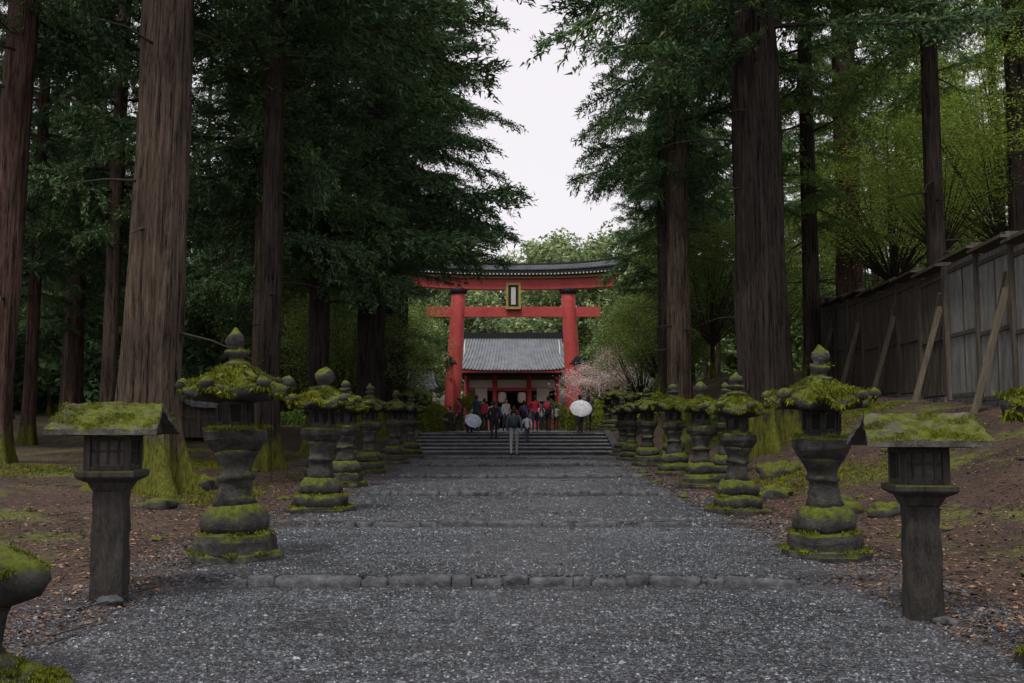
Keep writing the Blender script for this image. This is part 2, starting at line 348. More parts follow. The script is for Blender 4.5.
# ------------------------------------------------------------------ stone lantern
def lantern(x,y,sc=1.,seed=0,detail=True,name='stone_lantern',kind=0,zoff=-.03,rz=None):
    r=random.Random(seed); mb=MB()
    n=6 if kind==0 else 8
    k=lambda a,b:r.uniform(a,b)
    bw=.52*k(.92,1.06); w2=k(.38,.43)
    mb.lathe([(bw,-.1),(bw,.085),(bw*.96,.13),(bw*.7,.14)],n,smooth=False,rot=k(0,1))
    mb.lathe([(w2,.13),(w2*1.01,.24),(w2*.96,.305),(w2*.8,.33)],n if seed%2 else 24,smooth=not seed%2,rot=k(0,1))
    mb.lathe([(.29,.32),(.33,.38),(.33,.46),(.28,.53),(.24,.585)],18,fn=lambda R,z,a:(R*(1+.06*abs(math.sin(a*4))),z))
    t=k(.90,1.10)
    mb.lathe([(.225,.58),(.19*t,.66),(.165*t,.80),(.17*t,.84),(.20*t,.86),(.20*t,.89),(.17*t,.91),(.175*t,.98),(.20,1.06),(.235,1.12)],18)
    mb.lathe([(.22,1.11),(.27,1.16),(.31,1.215),(.325,1.24),(.325,1.32),(.30,1.345),(.26,1.355)],n,smooth=False)
    mb.lathe([(.20,1.35),(.19,1.64)],n,smooth=False)
    for i in range(n):
        a=(i+.5)*2*math.pi/n; M=Matrix.Rotation(a,4,'Z'); R=.196*math.cos(math.pi/n)
        mb.box((R+.001,0,1.5),(.012,.10,.17),1,M)
        for yy in(-.055,.055): mb.box((R+.004,yy,1.5),(.022,.016,.20),0,M)
        for zz in(1.405,1.595): mb.box((R+.004,0,zz),(.022,.126,.016),0,M)
    cr=.48*k(.90,1.08); cy=k(.0,.05)
    def capf(R,z,a):
        q=math.cos(a*n)*.5+.5; e=max(0,(R-.25)/.24)
        return R*(1+.14*e*q**2),z+.09*e*e*q**2
    sd=Vector((seed*3.1,seed,0))
    prof=[(.2,1.62),(cr*.75,1.64),(cr*.97,1.66),(cr,1.70),(cr*.97,1.745),(cr*.86,1.78),(cr*.7,1.82),(cr*.52,1.87),(cr*.36,1.92),(.14,1.955)]
    mb.lathe(prof,48,fn=lambda R,z,a:(capf(R,z,a)[0],capf(R,z,a)[1]+(.07*mn.noise(Vector((R*math.cos(a)*6,R*math.sin(a)*6,seed)))if z>1.7 else 0)))
    for i in range(n):
        if r.random()<.2: continue
        a=i*2*math.pi/n; M=Matrix.Rotation(a,4,'Z')
        mb.lathe([(.01,-.06),(.05,-.045),(.075,0),(.05,.05),(.01,.07)],10,c=(cr*1.12,0,1.80),M=M)
        mb.beam(M@Vector((.2,0,1.90)),M@Vector((cr*1.05,0,1.80)),.06,.05)
    f=k(.75,1.0)
    if seed%3!=2:
        mb.lathe([(.13*f,1.94),(.17*f,1.97),(.17*f,2.0),(.10*f,2.02),(.10*f,2.06),(.15*f,2.10),(.145*f,2.13),(.085*f,2.15),(.12*f,2.19),(.125*f,2.23),(.10*f,2.28),(.05,2.31),(.01,2.33+cy)],14)
    else:
        mb.lathe([(.13*f,1.94),(.15*f,1.97),(.10*f,2.0),(.09*f,2.03),(.14*f,2.08),(.16*f,2.14),(.15*f,2.2),(.09*f,2.26),(.02,2.30)],14)
    mb.v=[v+mn.noise_vector(v*7+sd)*.024+mn.noise_vector(v*2.5+sd)*.03+mn.noise_vector(v*18+sd)*.009 for v in mb.v]
    if detail:
        P=[]
        for _ in range(900):
            R=cr*math.sqrt(r.random())*.98; a=r.uniform(0,6.283); zz=np.interp(R,[.14,cr*.36,cr*.52,cr*.7,cr*.86,cr],[1.96,1.93,1.88,1.83,1.79,1.72])
            rr,z2=capf(R,zz,a)
            if mn.noise(Vector((rr*math.cos(a)*4,rr*math.sin(a)*4,seed*2.)))>-.12: P.append((rr*math.cos(a),rr*math.sin(a),z2+.01))
        for (R0,R1,zz,m) in((.42,bw,.13,160),(.32,w2,.32,110),(.26,.32,1.35,90),(.02,.1,2.12,40)):
            for _ in range(m):
                R=r.uniform(R0,R1)*.96;a=r.uniform(0,6.283)
                if mn.noise(Vector((math.cos(a)*2,math.sin(a)*2,zz+seed)))>0.: P.append((R*math.cos(a),R*math.sin(a),zz+.005))
        mb.tris(tufts(np.array(P),9000,.03,.025),2)
        P=[]
        for _ in range(300):
            a=r.uniform(0,6.283); rr,z2=capf(cr,1.69,a)
            if mn.noise(Vector((math.cos(a)*2,math.sin(a)*2,seed+9.)))>-.1: P.append((rr*math.cos(a),rr*math.sin(a),z2))
        mb.tris(tufts(np.array(P),1800,.05,.015,-.9),2)
    o=mb.obj(name,[stone,dark,mossm],loc=(x,y,Hs(x,y)+zoff),rz=k(0,6) if rz is None else rz)
    o.scale=(sc,sc,sc); o.rotation_euler[0]=k(-.02,.02); o.rotation_euler[1]=k(-.02,.02)
    return o
LL=[(-2.87,10.5,1.04),(-3.0,15.7,1.0),(-3.5,21,.98),(-3.7,26,1.),(-3.65,31,1.),(-3.6,35.5,.98)]
LR=[(3.32,10.7,.97),(3.45,15.4,.93),(3.9,20.7,.97),(4.05,25,1.),(4.0,29.5,1.),(4.0,33.5,.98),(4.1,37,.95),(3.46,6.0,.91)]
for i,(x,y,s) in enumerate(LL): lantern(x,y,s,i+1,y<28,kind=i%2)
for i,(x,y,s) in enumerate(LR): lantern(x,y,s,i+21,y<28,kind=(i+1)%2)
for i,(x,y) in enumerate([(-4.5,23.5),(-4.6,28.5),(-4.5,38.5),(-4.6,44),(-5,50),(4.9,41.5),(4.8,46),(5,52),(4.9,23),(5.,31),(-5.,58),(5.1,60)]): lantern(x,y,.95,i+50,False,kind=i%2)
def rock(mb,c,s,seed,mi=0):
    vs=[];fs=[];n=18;m=12
    for j in range(m+1):
        th=math.pi*j/m
        for i in range(n):
            a=2*math.pi*i/n; v=Vector((math.sin(th)*math.cos(a),math.sin(th)*math.sin(a),math.cos(th)))
            k=1+.45*mn.noise(v*1.3+Vector((seed,0,0)))+.25*mn.noise(v*3+Vector((seed,3,0)))+.1*mn.noise(v*8+Vector((seed,3,0)))
            vs.append((c[0]+v.x*s[0]*k,c[1]+v.y*s[1]*k,c[2]+v.z*s[2]*k))
    for j in range(m):
        for i in range(n): fs.append((j*n+i,(j+1)*n+i,(j+1)*n+(i+1)%n,j*n+(i+1)%n))
    mb.add(vs,fs,mi,True)
mb=MB(); lx,ly=-3.06,5.85
rock(mb,(lx+.22,ly-.1,.05),(.17,.16,.16),1); rock(mb,(lx+.44,ly-.1,.03),(.14,.13,.09),2); rock(mb,(lx-.1,ly,.03),(.4,.4,.12),6)
mb.lathe([(.24,.05),(.2,.15),(.13,.25),(.13,.42),(.18,.5)],12,c=(lx,ly,0))
mb.lathe([(.15,.48),(.30,.53),(.35,.60),(.33,.68),(.24,.76),(.1,.82)],28,c=(lx,ly,0),fn=lambda R,z,a:(R*(1+.12*math.cos(a*6)),z+.03*math.cos(a*6)*(R>.28)))
mb.v=[v+mn.noise_vector(v*6)*.035 for v in mb.v]
P=[]
for _ in range(1500):
    a=random.uniform(0,6.28); R=.34*math.sqrt(random.random())
    if mn.noise(Vector((R*math.cos(a)*5,R*math.sin(a)*5,2)))>-.05: P.append((lx+R*math.cos(a),ly+R*math.sin(a),.83-.16*(R/.34)**1.5))
for c,s_ in(((lx+.22,ly-.1,.05),.15),((lx+.44,ly-.1,.03),.12)):
    for _ in range(150):
        a=random.uniform(0,6.28); R=s_*math.sqrt(random.random()); P.append((c[0]+R*math.cos(a),c[1]+R*math.sin(a),c[2]+s_*math.sqrt(max(0,1-(R/s_)**2))*.9))
mb.tris(tufts(np.array(P),11000,.022,.015),1)
mb.obj('low_mossy_stone_lantern',[stone,mossm])
mb=MB()
for i in range(46):
    s=random.choice([-1,1]); x=s*random.uniform(3.1,9); y=random.uniform(8,30); q=random.uniform(.04,.13)
    rock(mb,(x,y,Hs(x,y)+q*.1),(q,q*random.uniform(.6,1),q*.5),i+9)
for (x,y,q) in [(-6.0,19.3,.3),(4.9,15,.27),(5.3,14.2,.2),(4.7,18,.24),(5.6,21,.34),(-5.6,16,.18)]:
    rock(mb,(x,y,Hs(x,y)+q*.25),(q*1.3,q,q*.7),int(x*9+y))
mb.obj('scattered_rocks',[stone])
# ------------------------------------------------------------------ wooden lantern posts
def woodlantern(x,y,rz,sc=1.,L=.5):
    e=empty('wooden_lantern_post',(x,y,Hs(x,y)-.02),rz)
    def rough(mb,a):
        mb.v=[v+mn.noise_vector(v*9+Vector((x,0,0)))*a for v in mb.v]
    p=MB(); nz=14
    for (w,d,z0,z1,nn) in((.262,.24,-.05,.93,nz),):
        vs=[];fs=[];nr=6
        for j in range(nn+1):
            z=z0+(z1-z0)*j/nn; t=1-.07*j/nn
            for s in range(4):
                for q in range(nr):
                    u=-1+2*q/nr; a,b=[(u,-1),(1,u),(-u,1),(-1,-u)][s]
                    cz=.94 if abs(a)>.95 and abs(b)>.95 else 1
                    vs.append((a*w/2*t*cz,b*d/2*t*cz,z))
        m=4*nr
        for j in range(nn):
            for i in range(m): fs.append((j*m+i,j*m+(i+1)%m,(j+1)*m+(i+1)%m,(j+1)*m+i))
        fs.append(tuple(nn*m+i for i in range(m)))
        p.add(vs,fs,0,True)
    rough(p,.014); p.obj('post',[woodpost],e)
    b=MB(); b.lathe([(.17,.88),(.22,.95),(.31,.985),(.325,1.0),(.325,1.035),(.29,1.045)],4,smooth=False,rot=math.pi/4); b.obj('tray',[woodgrey],e,bevel=.008)
    b=MB(); w=.36
    for sx_ in(-1,1):
        for sy in(-1,1): b.box((sx_*(w/2-.025),sy*(w/2-.025),1.185),(.05,.05,.28))
    for sy in(-1,1):
        for zz in(1.065,1.30): b.box((0,sy*(w/2-.027),zz),(w-.102,.04,.035)); b.box((sy*(w/2-.027),0,zz),(.04,w-.102,.035))
        for u in(-.08,0,.08):
            b.box((u,sy*(w/2-.03),1.19),(.014,.014,.19)); b.box((sy*(w/2-.03),u,1.19),(.014,.014,.19))
        b.box((0,sy*(w/2-.032),1.2),(w-.102,.012,.012));b.box((sy*(w/2-.032),0,1.2),(.012,w-.102,.012))
    b.obj('lantern_frame',[woodgrey],e)
    b=MB(); b.box((0,0,1.19),(w-.09,w-.09,.25)); b.obj('paper_box',[mott('aged_paper',(.07,.065,.055),(.13,.12,.10),4,.8,.1,20)],e)
    r=MB(); D=.36; zr=1.585; ze=1.375
    for s_ in(-1,1):
        vs=[];fs=[];nu=40;nv=14
        for layer in(0,1):
            for j in range(nv+1):
                for i in range(nu+1):
                    u=-L+2*L*i/nu; v=j/nv
                    z=zr+(ze-zr)*v**.9-(.045 if layer else 0)+(mn.noise(Vector((u*9,v*5*s_,x)))*.022+mn.noise(Vector((u*25,v*14*s_,x)))*.012 if not layer else 0)
                    ed=.012*mn.noise(Vector((u*14,v*9,x*3+s_)))
                    vs.append((u*(1-.12*(1-v))+ed*(i in(0,nu)),s_*(v*D+.0006+(ed if j==nv else 0)),z))
        m=(nu+1)*(nv+1)
        for j in range(nv):
            for i in range(nu):
                a=j*(nu+1)+i; q=(a,a+1,a+nu+2,a+nu+1)
                fs.append(q if s_<0 else q[::-1]); q2=tuple(m+k for k in q); fs.append(q2[::-1] if s_<0 else q2)
        for i in range(nu):
            a=nv*(nu+1)+i; fs.append((a,a+1,m+a+1,m+a))
        for j in range(nv):
            for c in(0,nu):
                a=j*(nu+1)+c; fs.append((a,a+nu+1,m+a+nu+1,m+a))
        r.add(vs,fs,0,False)
    g=L*.75
    for sx_ in(-1,1): r.add([(sx_*g,-D*.85,ze-.03),(sx_*g,D*.85,ze-.03),(sx_*g,0,zr-.06),(sx_*(g-.03),-D*.85,ze-.03),(sx_*(g-.03),D*.85,ze-.03),(sx_*(g-.03),0,zr-.06)],[(0,1,2),(3,5,4),(0,3,4,1),(1,4,5,2),(2,5,3,0)],1)
    r.box((0,0,1.34),(g*1.9,.48,.035),1)
    P=np.array([(u,v*D*s2,zr+(ze-zr)*v) for u,v,s2 in [(random.uniform(-L,L)*.97,random.random(),random.choice([-1,1])) for _ in range(2500)] if mn.noise(Vector((u*5,v*3,x)))+.5*mn.noise(Vector((u*13,v*9,x)))>.08])
    r.tris(tufts(P,8000,.014,.012),2)
    r.obj('mossy_roof',[roofmoss,woodgrey,mossm],e)
    e.scale=(sc,sc,sc)
    s=MB(); rock(s,(x+.1,y-.2,Hs(x,y)+.01),(.10,.07,.05),int(x*7)); s.obj('foot_stone',[stone_dark])
woodlantern(-3.34,8.4,.08,1.03,.43); woodlantern(3.12,7.7,-.12,1.0,.45)
# ------------------------------------------------------------------ trees
def rotz(a): c,s=np.cos(a),np.sin(a); return np.array([[c,-s,0],[s,c,0],[0,0,1]])
def roty(a): c,s=np.cos(a),np.sin(a); return np.array([[c,0,s],[0,1,0],[-s,0,c]])
def rotx(a): c,s=np.cos(a),np.sin(a); return np.array([[1,0,0],[0,c,-s],[0,s,c]])
def tube(pts,rad,n=5):
    pts=np.array(pts); V=[];Fq=[]
    for k,(p,r) in enumerate(zip(pts,rad)):
        d=pts[min(k+1,len(pts)-1)]-pts[max(k-1,0)]; d=d/(np.linalg.norm(d)+1e-9)
        a=np.cross(d,[0,0,1.] if abs(d[2])<.9 else [1.,0,0]); a/=np.linalg.norm(a); b=np.cross(d,a)
        for i in range(n):
            t=2*math.pi*i/n; V.append(p+r*(math.cos(t)*a+math.sin(t)*b))
    for k in range(len(pts)-1):
        for i in range(n):
            j=(i+1)%n; q=(k*n+i,k*n+j,(k+1)*n+j,(k+1)*n+i); Fq+=[(q[0],q[1],q[2]),(q[0],q[2],q[3])]
    return np.array(V),np.array(Fq)
def branch_tpl(seed,L=4.5,nt_=38,leaf=.17,dens=5):
    g=np.random.default_rng(seed); droop=g.uniform(.12,.30)
    T=np.linspace(0,1,9); ph=g.uniform(0,6); am=g.uniform(.3,.7)
    P=lambda t: np.stack([L*t,am*np.sin(3*t+ph)*t,L*(.12*t-droop*t*t)+.12*np.sin(5*t+ph)],-1)
    LV,LF=tube(P(T),.055*(1-.85*T)+.006,4); Vs=[LV];Fs=[LF];off=len(LV); nl=len(LF)
    B=[];D=[]
    for k in range(nt_):
        if g.random()<.12: continue
        t=.12+.88*(k/(nt_-1))**.9; s=1 if k%2 else -1
        b=P(np.array(t)); ln=(.35+1.35*(1-t)**.5*min(1,t*4))*g.uniform(.45,1.3)
        a=s*g.uniform(.55,1.35)*(1-.4*t); d=np.array([math.cos(a),math.sin(a),g.uniform(-.5,.25)])
        m=max(4,int(ln/.085)); u=np.linspace(.05,1,m)
        tw=b+np.outer(u*ln,d)+np.outer(u*u*ln*.25,[0,0,-1])
        st=max(1,m//3); tv,tf=tube(tw[::st],np.full(len(tw[::st]),.008),3)
        Vs.append(tv);Fs.append(tf+off);off+=len(tv);nl+=len(tf)
        B.append(np.repeat(tw,dens,0)); D.append(np.tile(d,(m*dens,1)))
    B=np.concatenate(B);D=np.concatenate(D);n=len(B)
    B=B+g.normal(0,.065,(n,3)); d=D+g.normal(0,.65,(n,3))+np.array([0,0,-.2]); d/=np.linalg.norm(d,axis=1)[:,None]
    q=np.cross(d,g.normal(0,.8,(n,3))+np.array([0,0,1.3])); q/=np.linalg.norm(q,axis=1)[:,None]
    ll=(leaf*g.uniform(.4,1.35,n))[:,None]
    V=np.stack([B-q*ll*.18,B+q*ll*.18,B+d*ll],1).reshape(-1,3)
    Vs.append(V);Fs.append(np.arange(3*n).reshape(-1,3)+off)
    mi=np.concatenate([np.ones(nl,int),np.zeros(n,int)])
    return np.concatenate(Vs),np.concatenate(Fs),mi
TPL=[branch_tpl(s) for s in range(6)]
def crown(name,seed,n=92,Ht=22,R=5.,mat=None):
    g=np.random.default_rng(seed); Vs=[];Fs=[];Ms=[];off=0
    for k in range(n):
        f=(k+g.random())/n; z=f*Ht; V,Fc,mi=TPL[g.integers(6)]
        prof=min(1,.6+f*2.6)*(1-f)**.28+.08
        prof*=1+.22*math.sin(f*17+seed)
        s=R/4.5*prof*g.choice([g.uniform(.45,.8),g.uniform(.8,1.18)]); a=k*2.39996+g.uniform(-.6,.6)
        tilt=g.normal(0,.22)-.15*f
        M=rotz(a)@roty(tilt)@rotx(g.normal(0,.35))
        W=(V*s)@M.T+np.array([0,0,z])
        Vs.append(W);Fs.append(Fc+off);Ms.append(mi);off+=len(W)
    return npmesh(name,np.concatenate(Vs),np.concatenate(Fs),[mat or needle,limbm],np.concatenate(Ms))
CR=[crown('conifer_crown_mesh',s,mat=needle) for s in (11,12,13)]
CR2=[crown('cypress_crown_mesh',s,n=78,mat=needle2,R=4.6) for s in (21,22)]
def broad(name,seed,mat,R=3.,Ht=5,nc=55,nl=420,leaf=.13):
    g=np.random.default_rng(seed); Vs=[];Fs=[];off=0;Ms=[]
    cs=[]
    for k in range(nc):
        d=g.normal(0,1,3); d/=np.linalg.norm(d); r=g.uniform(.35,1)**.5
        c=d*r*np.array([R,R,Ht/2])+np.array([0,0,Ht/2]); cs.append(c)
        tb=np.array([[0,0,-.5],[c[0]*.35+g.normal(0,.15),c[1]*.35+g.normal(0,.15),c[2]*.3],[c[0]*.8,c[1]*.8,c[2]*.85],c])
        tv,tf=tube(tb,[.035,.022,.010,.003],4); Vs.append(tv);Fs.append(tf+off);off+=len(tv);Ms.append(np.ones(len(tf),int))
    cs=np.array(cs); n=nc*nl
    B=np.repeat(cs,nl,0)+g.normal(0,1,(n,3))*np.array([R*.17,R*.17,R*.08])*np.repeat(g.uniform(.6,1.4,nc),nl)[:,None]
    d=g.normal(0,1,(n,3)); d[:,2]*=.45; d/=np.linalg.norm(d,axis=1)[:,None]
    q=np.cross(d,g.normal(0,.5,(n,3))+np.array([0,0,1.])); q/=np.linalg.norm(q,axis=1)[:,None]
    ll=(leaf*g.uniform(.6,1.3,n))[:,None]
    V=np.stack([B-d*ll*.5,B+q*ll*.33,B+d*ll*.6],1).reshape(-1,3)
    Vs.append(V);Fs.append(np.arange(3*n).reshape(-1,3)+off);Ms.append(np.zeros(n,int))
    return npmesh(name,np.concatenate(Vs),np.concatenate(Fs),[mat,limbm],np.concatenate(Ms))
BR=broad('broadleaf_crown_mesh',31,leafg); BR2=broad('broadleaf_crown_mesh',32,leafg,R=3.4,Ht=6)
MP=broad('maple_crown_mesh',33,leafb,R=3.4,Ht=5,nc=50,nl=260,leaf=.12); BL=broad('blossom_crown_mesh',34,blossom,R=2.6,Ht=3.6,nc=45,nl=380)
def trunk_mesh(seed,r,Ht,mat,flare=.6,lean=(0,0),n=72,m=70,ridge=.05,taper=.4):
    rows=np.concatenate([np.linspace(-.4,2.2,22),np.linspace(2.5,Ht,m-22)]); V=[]
    g=random.Random(seed); ph=[g.uniform(0,6.28) for _ in range(4)]
    for z in rows:
        zz=max(z,0)
        for i in range(n):
            a=2*math.pi*i/n
            rr=r*(1-taper*zz/Ht)
            lob=.5+.5*math.cos(a*5+ph[0]+math.sin(a*2+ph[1])*1.1)
            rr+=r*flare*math.exp(-zz*1.7)*(.25+1.1*lob**1.5)+r*.12*math.exp(-zz*.5)*lob
            fl=mn.noise(Vector((math.cos(a)*6*r/.5,math.sin(a)*6*r/.5,z*.35+seed)))+.7*mn.noise(Vector((math.cos(a)*15*r/.5,math.sin(a)*15*r/.5,z*.6+seed)))
            rr+=r*ridge*fl+r*.07*mn.noise(Vector((math.cos(a),math.sin(a),z*.3+seed*2)))
            V.append((rr*math.cos(a)+lean[0]*zz,rr*math.sin(a)+lean[1]*zz,z))
    R=len(rows); i=(np.arange(R-1)[:,None]*n+np.arange(n)[None]); j=(np.arange(R-1)[:,None]*n+(np.arange(n)[None]+1)%n)
    Fc=np.stack([i,j,j+n,i+n],-1).reshape(-1,4)
    return npmesh('trunk',V,Fc,[mat],smooth=True)
def tree(name,x,y,r,Ht,mat,cm,cz,cs=(1,1,1),rz=0,flare=.6,lean=(0,0),lo=False,stubs=10,ridge=.07):
    e=empty(name,(x,y,Hs(x,y)-.05))
    tm=trunk_mesh(int(abs(x)*37+y*11)%97,r,Ht,mat,flare,lean,28 if lo else 128,30 if lo else 90,ridge)
    link(bpy.data.objects.new('trunk',tm),e)
    if cm:
        c=bpy.data.objects.new('foliage_crown',cm); c.location=(lean[0]*cz,lean[1]*cz,cz); c.scale=cs; c.rotation_euler=(0,0,rz); link(c,e)
    if stubs:
        mb=MB(); g=random.Random(int(x*10+y))
        for k in range(stubs):
            z=g.uniform(3,cz+2); a=g.uniform(0,6.28); L=g.uniform(.4,2.4); d=Vector((math.cos(a),math.sin(a),g.uniform(-.35,.2)))
            rr=r*.8; p0=Vector((lean[0]*z+math.cos(a)*rr,lean[1]*z+math.sin(a)*rr,z)); pts=[p0+d*L*t+Vector((g.uniform(-.06,.06),0,-.25*L*t*t)) for t in(0,.4,.75,1)]
            tv,tf=tube([tuple(p) for p in pts],[.035,.022,.012,.005],5); mb.add([tuple(v) for v in tv],[tuple(int(i) for i in f) for f in tf],0,True)
        mb.obj('dead_limbs',[limbm],e)
    return e
tree('cedar_tree',-6.95,19,.54,30,bark,CR[0],10.0,(.85,.85,1),1.,1.0,lean=(.02,0),ridge=.12)
tree('cedar_tree',-12.5,24,.40,30,bark_red,CR[1],10,(.8,.8,1),2.,lean=(.03,0))
tree('cedar_tree',-7.95,32,.42,30,bark,CR[2],7.2,(.95,.95,1),.4)
tree('cedar_tree',-6.1,43,.60,32,bark_dark,CR[0],6.4,(1.25,1.25,1.1),3.3)
tree('cedar_tree',-7.3,37.5,.4,30,bark_dark,CR[1],5.6,(1.15,1.15,1),.8)
tree('cedar_tree',-6.3,50,.5,32,bark_dark,CR[2],7.6,(1.2,1.2,1.1),2.2)
tree('cedar_tree',-6.9,60,.5,32,bark_dark,CR[1],9.5,(1.3,1.3,1.1),5.2)
tree('cedar_tree',-8.3,74,.55,32,bark_dark,CR[0],11.5,(1.4,1.4,1.1),4.)
tree('cedar_tree',-6.6,27,.3,30,bark_dark,CR[2],10.8,(1.25,1.25,1),1.9)
tree('cedar_tree',6.6,26,.66,32,bark_dark,CR[2],10.2,(1.1,1.1,1),4.3,.7,lean=(-.008,0),ridge=.12)
tree('cedar_tree',6.4,38,.46,30,bark,CR[1],9.3,(.78,.78,1),2.6)
tree('cedar_tree',6.9,44.5,.34,28,bark_dark,CR[0],8.0,(.76,.76,1),.2)
tree('cypress_tree',10.9,36,.3,28,bark_dark,CR2[0],6.,(.9,.9,1),1.)
tree('cypress_tree',15.4,45,.62,30,bark_red,CR2[1],10,(.95,.95,1),3.)
tree('cypress_tree',15.6,30,.36,28,bark_dark,CR2[0],11,(.8,.8,1),5.)
tree('cypress_tree',8.8,52,.45,30,bark_dark,CR2[1],6,(.85,.85,1),5.)
tree('cedar_tree',9.6,62,.5,30,bark_dark,CR[1],6,(.85,.85,1),1.5)
tree('cypress_tree',12.5,76,.5,30,bark_dark,CR2[0],6,(1.,1.,1),2.)
tree('cypress_tree',12.5,29,.28,28,bark_dark,CR2[1],9.,(.8,.8,1),.7)
g=random.Random(5); pts=[]
def farok(x,y): return all((x-a)**2+(y-b)**2>13 for a,b in pts)
cnt=0
while cnt<66:
    s=g.choice([-1,1])
    x=s*g.uniform(10.5 if s<0 else 14.5,50); y=g.uniform(24,110)
    if abs(x)>y*.60+5 or not farok(x,y): continue
    if s>0 and y<46 and x<20: continue
    if s>0 and y>60 and x<17.5: continue
    if s>0 and g.random()<.3: continue
    pts.append((x,y)); cnt+=1
    cm=g.choice(CR if s<0 else CR2+CR2+CR)
    tree('forest_tree',x,y,g.uniform(.15,.42),28,g.choice([bark_dark,bark_dark,bark_red,bark]),cm,g.uniform(2.5,7.5) if s<0 else g.uniform(4.5,9),(g.uniform(.7,1.),)*2+(1,),g.uniform(0,6),lo=True,stubs=5,lean=(g.uniform(-.015,.015),0))
for (x,y,cz,s,cm,nm) in [(8.4,56,1.2,1.,BR,'understory_tree'),(8.6,66,1.,1.1,BR2,'understory_tree'),(9.5,47,2.,1.,BR2,'understory_tree'),(-8.2,60,1.,1.1,BR,'understory_tree'),(-8.0,47,1.5,.9,BR2,'understory_tree'),(-9.5,75,1,1.3,BR,'understory_tree'),
    (11.3,74,3,1.3,BR,'understory_tree'),(16.8,33,5.2,1.2,MP,'maple_tree'),(16.8,27,6.6,1.,MP,'maple_tree'),(19,38,5.5,1.4,MP,'maple_tree'),(14.0,32,5.,.8,MP,'maple_tree'),(15.5,40,4.5,1.3,MP,'maple_tree'),(22,44,8,1.5,MP,'maple_tree'),(13,52,2,1.4,BR,'understory_tree'),(7.0,78,1.,1.1,BL,'blossom_tree'),(9.5,86,2.,1.2,BL,'blossom_tree'),(-12,58,1,1.4,BR2,'understory_tree'),(22,60,2,2,BR2,'understory_tree'),(-13,100,4,2.,BR,'understory_tree'),(17,104,4,2.,BR2,'understory_tree')]:
    tree(nm,x,y,.11*s,cz+2.5*s,bark_dark,cm,cz,(s,s,s),x*3,lo=True,stubs=0)
def massf(name,n,xr,yr,hh,mat,leaf,seed,nc,W=(2.2,4.8)):
    g=np.random.default_rng(seed); cx=g.uniform(*xr,nc); cy=g.uniform(*yr,nc); top=hh*g.uniform(.72,1.08,nc); w=g.uniform(*W,nc)
    K=9; kz=g.uniform(.25,1.,(nc,K)); kx=g.normal(0,.55,(nc,K)); ky=g.normal(0,.55,(nc,K)); kr=g.uniform(.3,.65,(nc,K))
    i=g.integers(0,nc,n); j=g.integers(0,K,n); d=g.normal(0,1,(n,3)); d/=np.linalg.norm(d,axis=1)[:,None]; rr=g.random(n)**.45
    R=w[i]*kr[i,j]; nar=1.15-.75*kz[i,j]**2
    B=np.stack([cx[i]+kx[i,j]*w[i]*nar+d[:,0]*rr*R,cy[i]+ky[i,j]*w[i]*nar+d[:,1]*rr*R,base(cy[i])+kz[i,j]*top[i]-R*.6+d[:,2]*rr*R*.8],-1)
    e=g.normal(0,1,(n,3)); e[:,2]=e[:,2]*.5; e/=np.linalg.norm(e,axis=1)[:,None]
    q=np.cross(e,g.normal(0,1,(n,3))); q/=np.linalg.norm(q,axis=1)[:,None]; ll=(leaf*g.uniform(.5,1.5,n))[:,None]
    V=np.stack([B-q*ll*.4,B+q*ll*.4,B+e*ll],1).reshape(-1,3)
    link(bpy.data.objects.new(name,npmesh(name,V,np.arange(3*n).reshape(-1,3),[mat])))
massf('distant_forest',300000,(-42,42),(142,185),29.5,distm,.55,3,115,(3.5,6.5))
massf('distant_forest',80000,(-120,-35),(150,200),24,distm,1.,8,60,(4,7))
massf('distant_forest',80000,(35,120),(150,200),24,distm,1.,9,60,(4,7))
massf('background_foliage',110000,(-75,-16),(60,115),12,needle,.5,4,90)
massf('background_foliage',110000,(22,75),(55,115),13,needle2,.5,5,90)
def shrub(name,x,y,R,h,mat,n,leaf,seed):
    g=np.random.default_rng(seed); d=g.normal(0,1,(n,3)); d[:,2]=np.abs(d[:,2]); d/=np.linalg.norm(d,axis=1)[:,None]
    r=g.uniform(.55,1.02,n)**.5
    lump=1+.12*np.sin(d[:,0]*7+seed)*np.cos(d[:,1]*6)
    B=d*(r*lump)[:,None]*np.array([R,R,h]); q=np.cross(d+g.normal(0,.6,(n,3)),g.normal(0,1,(n,3))); q/=np.linalg.norm(q,axis=1)[:,None]
    e=d+g.normal(0,.6,(n,3)); e/=np.linalg.norm(e,axis=1)[:,None]; ll=(leaf*g.uniform(.6,1.3,n))[:,None]
    V=np.stack([B-q*ll*.4,B+q*ll*.4,B+e*ll],1).reshape(-1,3)
    o=bpy.data.objects.new(name,npmesh(name,V,np.arange(3*n).reshape(-1,3),[mat])); o.location=(x,y,Hs(x,y)); link(o)
for i,(x,y,R,h) in enumerate([(-2.6,60,1.1,2.2),(-4.4,57,1.1,1.6),(-5.2,47,1.2,1.3),(3.0,70,1.1,2.0),(5.3,56,1.2,1.5),(6.0,44,1.1,1.2),(4.6,66,1.1,1.8),(-6.4,70,1.4,2.2)]):
    shrub('clipped_azalea_bush',x,y,R,h,leafy,9000,.09,i)
g=random.Random(9)
for i in range(34):
    s=g.choice([-1,1]); x=s*g.uniform(8.5 if s<0 else 6,28); y=g.uniform(30 if s<0 else 26,60)
    if s>0 and 9<x<13.5: continue
    shrub('undergrowth_shrub',x,y,g.uniform(.7,1.8),g.uniform(.5,1.7),g.choice([leafg,needle2,needle] if s>0 else [needle,needle2]),6000,.12,i+40)
n=80000; x=np.concatenate([RNG.uniform(5.0,11,n//2),-RNG.uniform(4.6,13,n//2)]); y=RNG.uniform(9,36,n)
